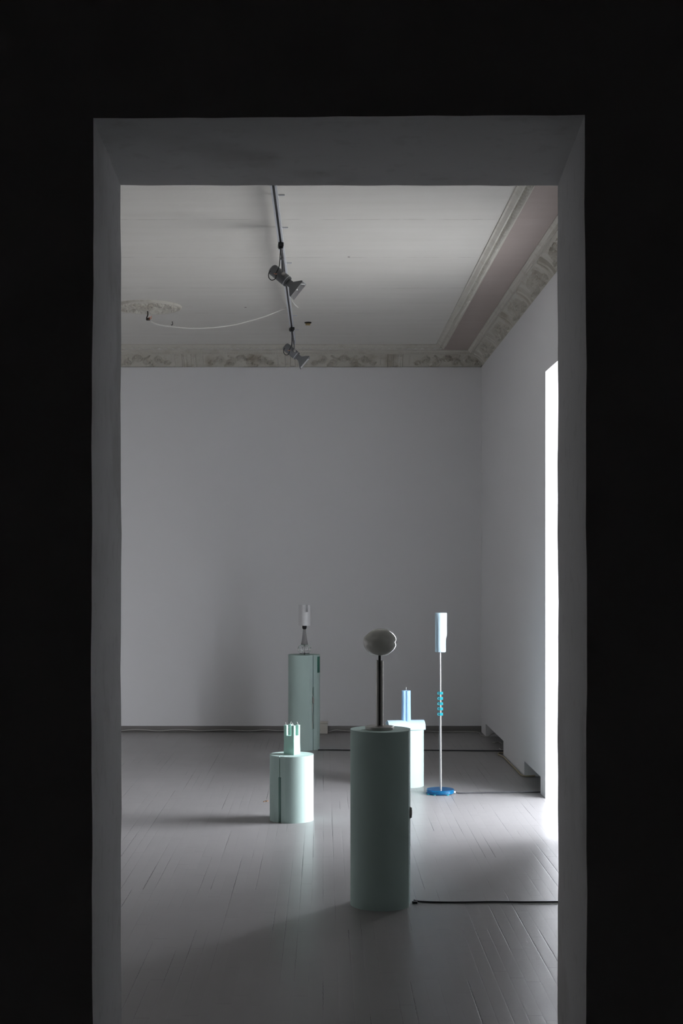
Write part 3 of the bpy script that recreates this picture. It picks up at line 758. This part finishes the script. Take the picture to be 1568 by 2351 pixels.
# ------------------------------------------------------------------ ceiling rose, hook and hanging cable
RC = Vector((-1.407, 11.2, CZ))
root = empty('ceiling_rose', RC); tag(root, 'round white stucco ceiling rose with leaf relief, partly cut off by the doorway', 'ceiling rose')
bm = bmesh.new(); n = 160; rings = []
for r in [i*0.27/54 for i in range(2, 55)]:
    ring = []
    for i in range(n):
        t = 2*PI*i/n
        z = 0
        if r > 0.235: z = -0.012-0.010*math.sin((0.27-r)/0.035*PI) if r < 0.268 else 0
        elif r > 0.218: z = -0.010-0.012*(1 if (i % 4) < 2 else 0)
        elif r > 0.205: z = -0.010
        elif r > 0.07: z = -0.008-0.018*max(0, math.sin(t*8+9*(r/0.2)))*abs(math.sin(r*60+math.cos(t*16)))-0.006*abs(math.sin(t*24+r*90))
        else: z = -0.018-0.018*math.cos(r/0.07*PI/2)-0.006*abs(math.sin(t*6))
        ring.append(bm.verts.new((r*math.cos(t), r*math.sin(t), z-0.0002)))
    rings.append(ring)
for p_, r_ in zip(rings, rings[1:]):
    for i in range(n): bm.faces.new((p_[i], p_[(i+1)%n], r_[(i+1)%n], r_[i]))
bm.faces.new(rings[0])
obj('rose_relief', bm, M['plaster'], root, smooth=None)
hook = empty('ceiling_hook', RC+Vector((-0.004, 0, -0.036))); tag(hook, 'dark iron hook with bare wire ends hanging from the ceiling rose', 'hook')
bm = bmesh.new(); tube(bm, [(0, 0, 0.002), (0.002, 0, -0.03), (-0.002, 0, -0.045), (-0.008, 0, -0.062), (0.002, 0, -0.075), (0.012, 0, -0.056)], 0.005, 8, 5); obj('hook_rod', bm, M['iron'], hook)
bm = bmesh.new(); rbox(bm, (-0.012, -0.010, -0.078), (0.020, 0.010, -0.058), 0.004); obj('terminal', bm, M['iron'], hook)
bm = bmesh.new(); tube(bm, [(0.012, -0.01, -0.056), (0.024, -0.012, -0.058), (0.034, -0.012, -0.044)], 0.0028, 8, 4); tube(bm, [(0.010, -0.012, -0.07), (0.028, -0.014, -0.068), (0.036, -0.014, -0.060)], 0.0022, 8, 4); obj('bare_wire', bm, M['copper'], hook)
pts = [P(347, 738, 11.19), P(362, 745, 11.18), P(395, 750, 11.16), P(440, 753.5, 11.14), P(490, 752, 11.12), P(540, 745, 11.1), P(600, 729, 11.07), P(635, 716, 11.05), Vector((TX-0.030, 11.03, 3.655))]
tail = [P(668, 686, 10.85), P(672, 693, 10.95), P(677, 700, 11.1), P(684, 705.5, 11.2)]
for p in tail: p.z = min(p.z, 3.694)
bm = bmesh.new(); tube(bm, tail, 0.0055, 8, 8); tag(obj('cable_end', bm, M['white_cable']), 'short white cable end on the ceiling just right of the track', 'cable')
bm = bmesh.new(); tube(bm, pts, 0.0050, 8, 8); tag(obj('hanging_cable', bm, M['white_cable']), 'white cable sagging across the ceiling from the rose to the track', 'cable')
# small ceiling leftovers
c = P(396, 735, 1); 
def on_ceiling(x, y): D = F*(CZ-EYE)/(VY-y); return P(x, y, D)
q0 = on_ceiling(395, 738)
bm = bmesh.new(); tube(bm, [q0+Vector((0, 0, 0.002)), q0+Vector((0.004, 0, -0.012)), q0+Vector((0.005, 0, -0.026)), q0+Vector((-0.002, 0, -0.032)), q0+Vector((-0.008, 0, -0.026))], 0.0028, 8, 5)
tag(obj('ceiling_hook', bm, M['iron']), 'tiny bent wire hook in the ceiling just right of the ceiling rose', 'hook')
q1 = on_ceiling(707, 740)
root = empty('junction_box', q1); tag(root, 'small broken brass-coloured junction box on the ceiling right of the track', 'junction box')
bm = bmesh.new(); lathe(bm, [(0.030, 0.0), (0.030, -0.006), (0.024, -0.010)], 24, (0, 0)); obj('backing', bm, M['iron'], root)
for i in range(4):
    bm = bmesh.new(); rbox(bm, (-0.020+i*0.0105, -0.012, -0.026), (-0.012+i*0.0105, 0.012, -0.009), 0.0015); obj('terminal', bm, M['brass'], root)

# ------------------------------------------------------------------ floor and wall cables
def fl_(x, y): D = F*EYE/(y-VY); v = P(x, y, D); return v
def cable(name, pts, r, m, label):
    bm = bmesh.new(); tube(bm, [Vector((p[0], p[1], p[2] if len(p) > 2 and p[2] > r else r+0.0005)) for p in pts], r, 8, 8)
    return tag(obj(name, bm, m), label, 'cable')
cable('floor_cable', [(0.931, 9.857, 0.012), (0.97, 9.856), (1.1, 9.875), (1.25, 9.885), (1.4, 9.895), (1.56, 9.91), (1.70, 9.97)], 0.0045, M['grey_cable'], 'dark cable on the floor from the blue lamp base to the wall recess')
cable('floor_cable', [(0.432, 6.66, 0.01), (0.47, 6.655), (0.6, 6.64), (0.8, 6.65), (0.98, 6.645), (1.2, 6.65), (1.50, 6.65)], 0.0045, M['grey_cable'], 'dark cable on the floor running right from the nearest pedestal')
bm = bmesh.new(); rbox(bm, (-0.012, -0.01, 0.0005), (0.014, 0.01, 0.011), 0.003); o = tag(obj('cable_plug', bm, M['grey_cable']), 'small dark cable connector on the floor against the nearest pedestal', 'connector'); o.location = (0.432+0.003, 6.66-0.02, 0)
cable('floor_cable', [(-0.045, 12.185), (0.1, 12.19), (0.4, 12.16), (0.8, 12.17), (1.2, 12.15), (1.5, 12.13), (1.64, 12.12)], 0.005, M['grey_cable'], 'dark cable on the floor from the far tall pedestal to the far wall recess')
wp = []
for i in range(34):
    x = LX+0.1+i*(4.25)/33; wp.append((x, BW-0.030-0.006*abs(math.sin(i*1.3)), 0.012+0.012*abs(math.sin(i*0.9))*(1 if i % 3 else 0.3)))
bm = bmesh.new(); tube(bm, wp, 0.0038, 8, 4); tag(obj('wall_cable', bm, M['wall_cable']), 'thin white cable along the skirting on the left of the far pedestal', 'cable')
wp = [(0.05, 13.46, 0.012), (0.12, 13.47, 0.03), (0.2, 13.5, 0.02), (0.35, 13.53, 0.008), (0.6, 13.54, 0.012), (0.85, 13.54, 0.02), (1.0, 13.53, 0.012), (1.15, 13.53, 0.006), (1.35, 13.52, 0.010), (1.49, 13.50, 0.008), (1.505, 13.35, 0.006), (1.50, 13.22, 0.006), (1.55, 13.12, 0.008), (1.60, 13.17, 0.03), (1.70, 13.18, 0.06)]
bm = bmesh.new(); tube(bm, wp, 0.0038, 8, 6); tag(obj('wall_cable', bm, M['wall_cable']), 'white cable along the back skirting into the far right corner', 'cable')
wp = [fl_(1158, 1731), fl_(1149, 1730), fl_(1144, 1734), fl_(1150, 1736.5), fl_(1158, 1741), fl_(1166, 1750), fl_(1176, 1760), fl_(1187, 1771), fl_(1195, 1780), fl_(1202, 1783.5), fl_(1212, 1784), fl_(1222, 1783.5), fl_(1228, 1783)]
wp = [Vector((min(p.x, WX-0.012) if p.y > 10.7 else p.x, p.y, 0.0075)) for p in wp]
wp[0] = Vector((1.60, 11.93, 0.0075)); wp[1].y = max(wp[1].y, 11.95)
bm = bmesh.new(); tube(bm, wp, 0.0055, 8, 6); tag(obj('wall_cable', bm, M['beige_cable']), 'yellowed wavy cable at the foot of the right wall between the two recesses', 'cable')
cable('wall_cable', [fl_(1131, 1705), fl_(1137, 1706), fl_(1146, 1705), (1.62, 12.6)], 0.004, M['wall_cable'], 'short loose white cable end lying in front of the far wall recess')
cable('wall_cable', [fl_(1146, 1719), fl_(1150, 1721.5), fl_(1153, 1723.5), (1.64, 12.2)], 0.004, M['wall_cable'], 'short curled cable end at the near end of the far wall recess')
# socket box by the back wall
root = empty('socket_box', (0.0, 13.44, 0)); tag(root, 'low cream socket box on the floor at the back wall, half behind the far pedestal', 'socket box')
bm = bmesh.new(); rbox(bm, (-0.09, -0.03, 0.0), (0.043, 0.07, 0.098), 0.006); obj('casing', bm, M['box'], root)
bm = bmesh.new(); rbox(bm, (-0.093, -0.033, 0.098), (0.046, 0.073, 0.112), 0.004); obj('lid', bm, M['box'], root)
# dry leaf crumbs near the short pedestal
for i, (x, y, s) in enumerate(((613, 1839.5, 0.010), (606, 1841, 0.006))):
    bm = bmesh.new(); p = fl_(x, y); cz = 0.002
    pts = [(p.x+s*math.cos(a_)*(1+0.4*math.sin(3*a_+i)), p.y+1.5*s*math.sin(a_)) for a_ in [2*PI*k_/9 for k_ in range(9)]]
    prism(bm, pts, 0.0003, 0.0035)
    tag(obj('leaf_scrap', bm, M['leaf'], smooth=None), ('brown scrap of dry leaf on the floor left of the short pedestal', 'smallest brown crumb left of the leaf scrap on the floor')[i], 'debris')
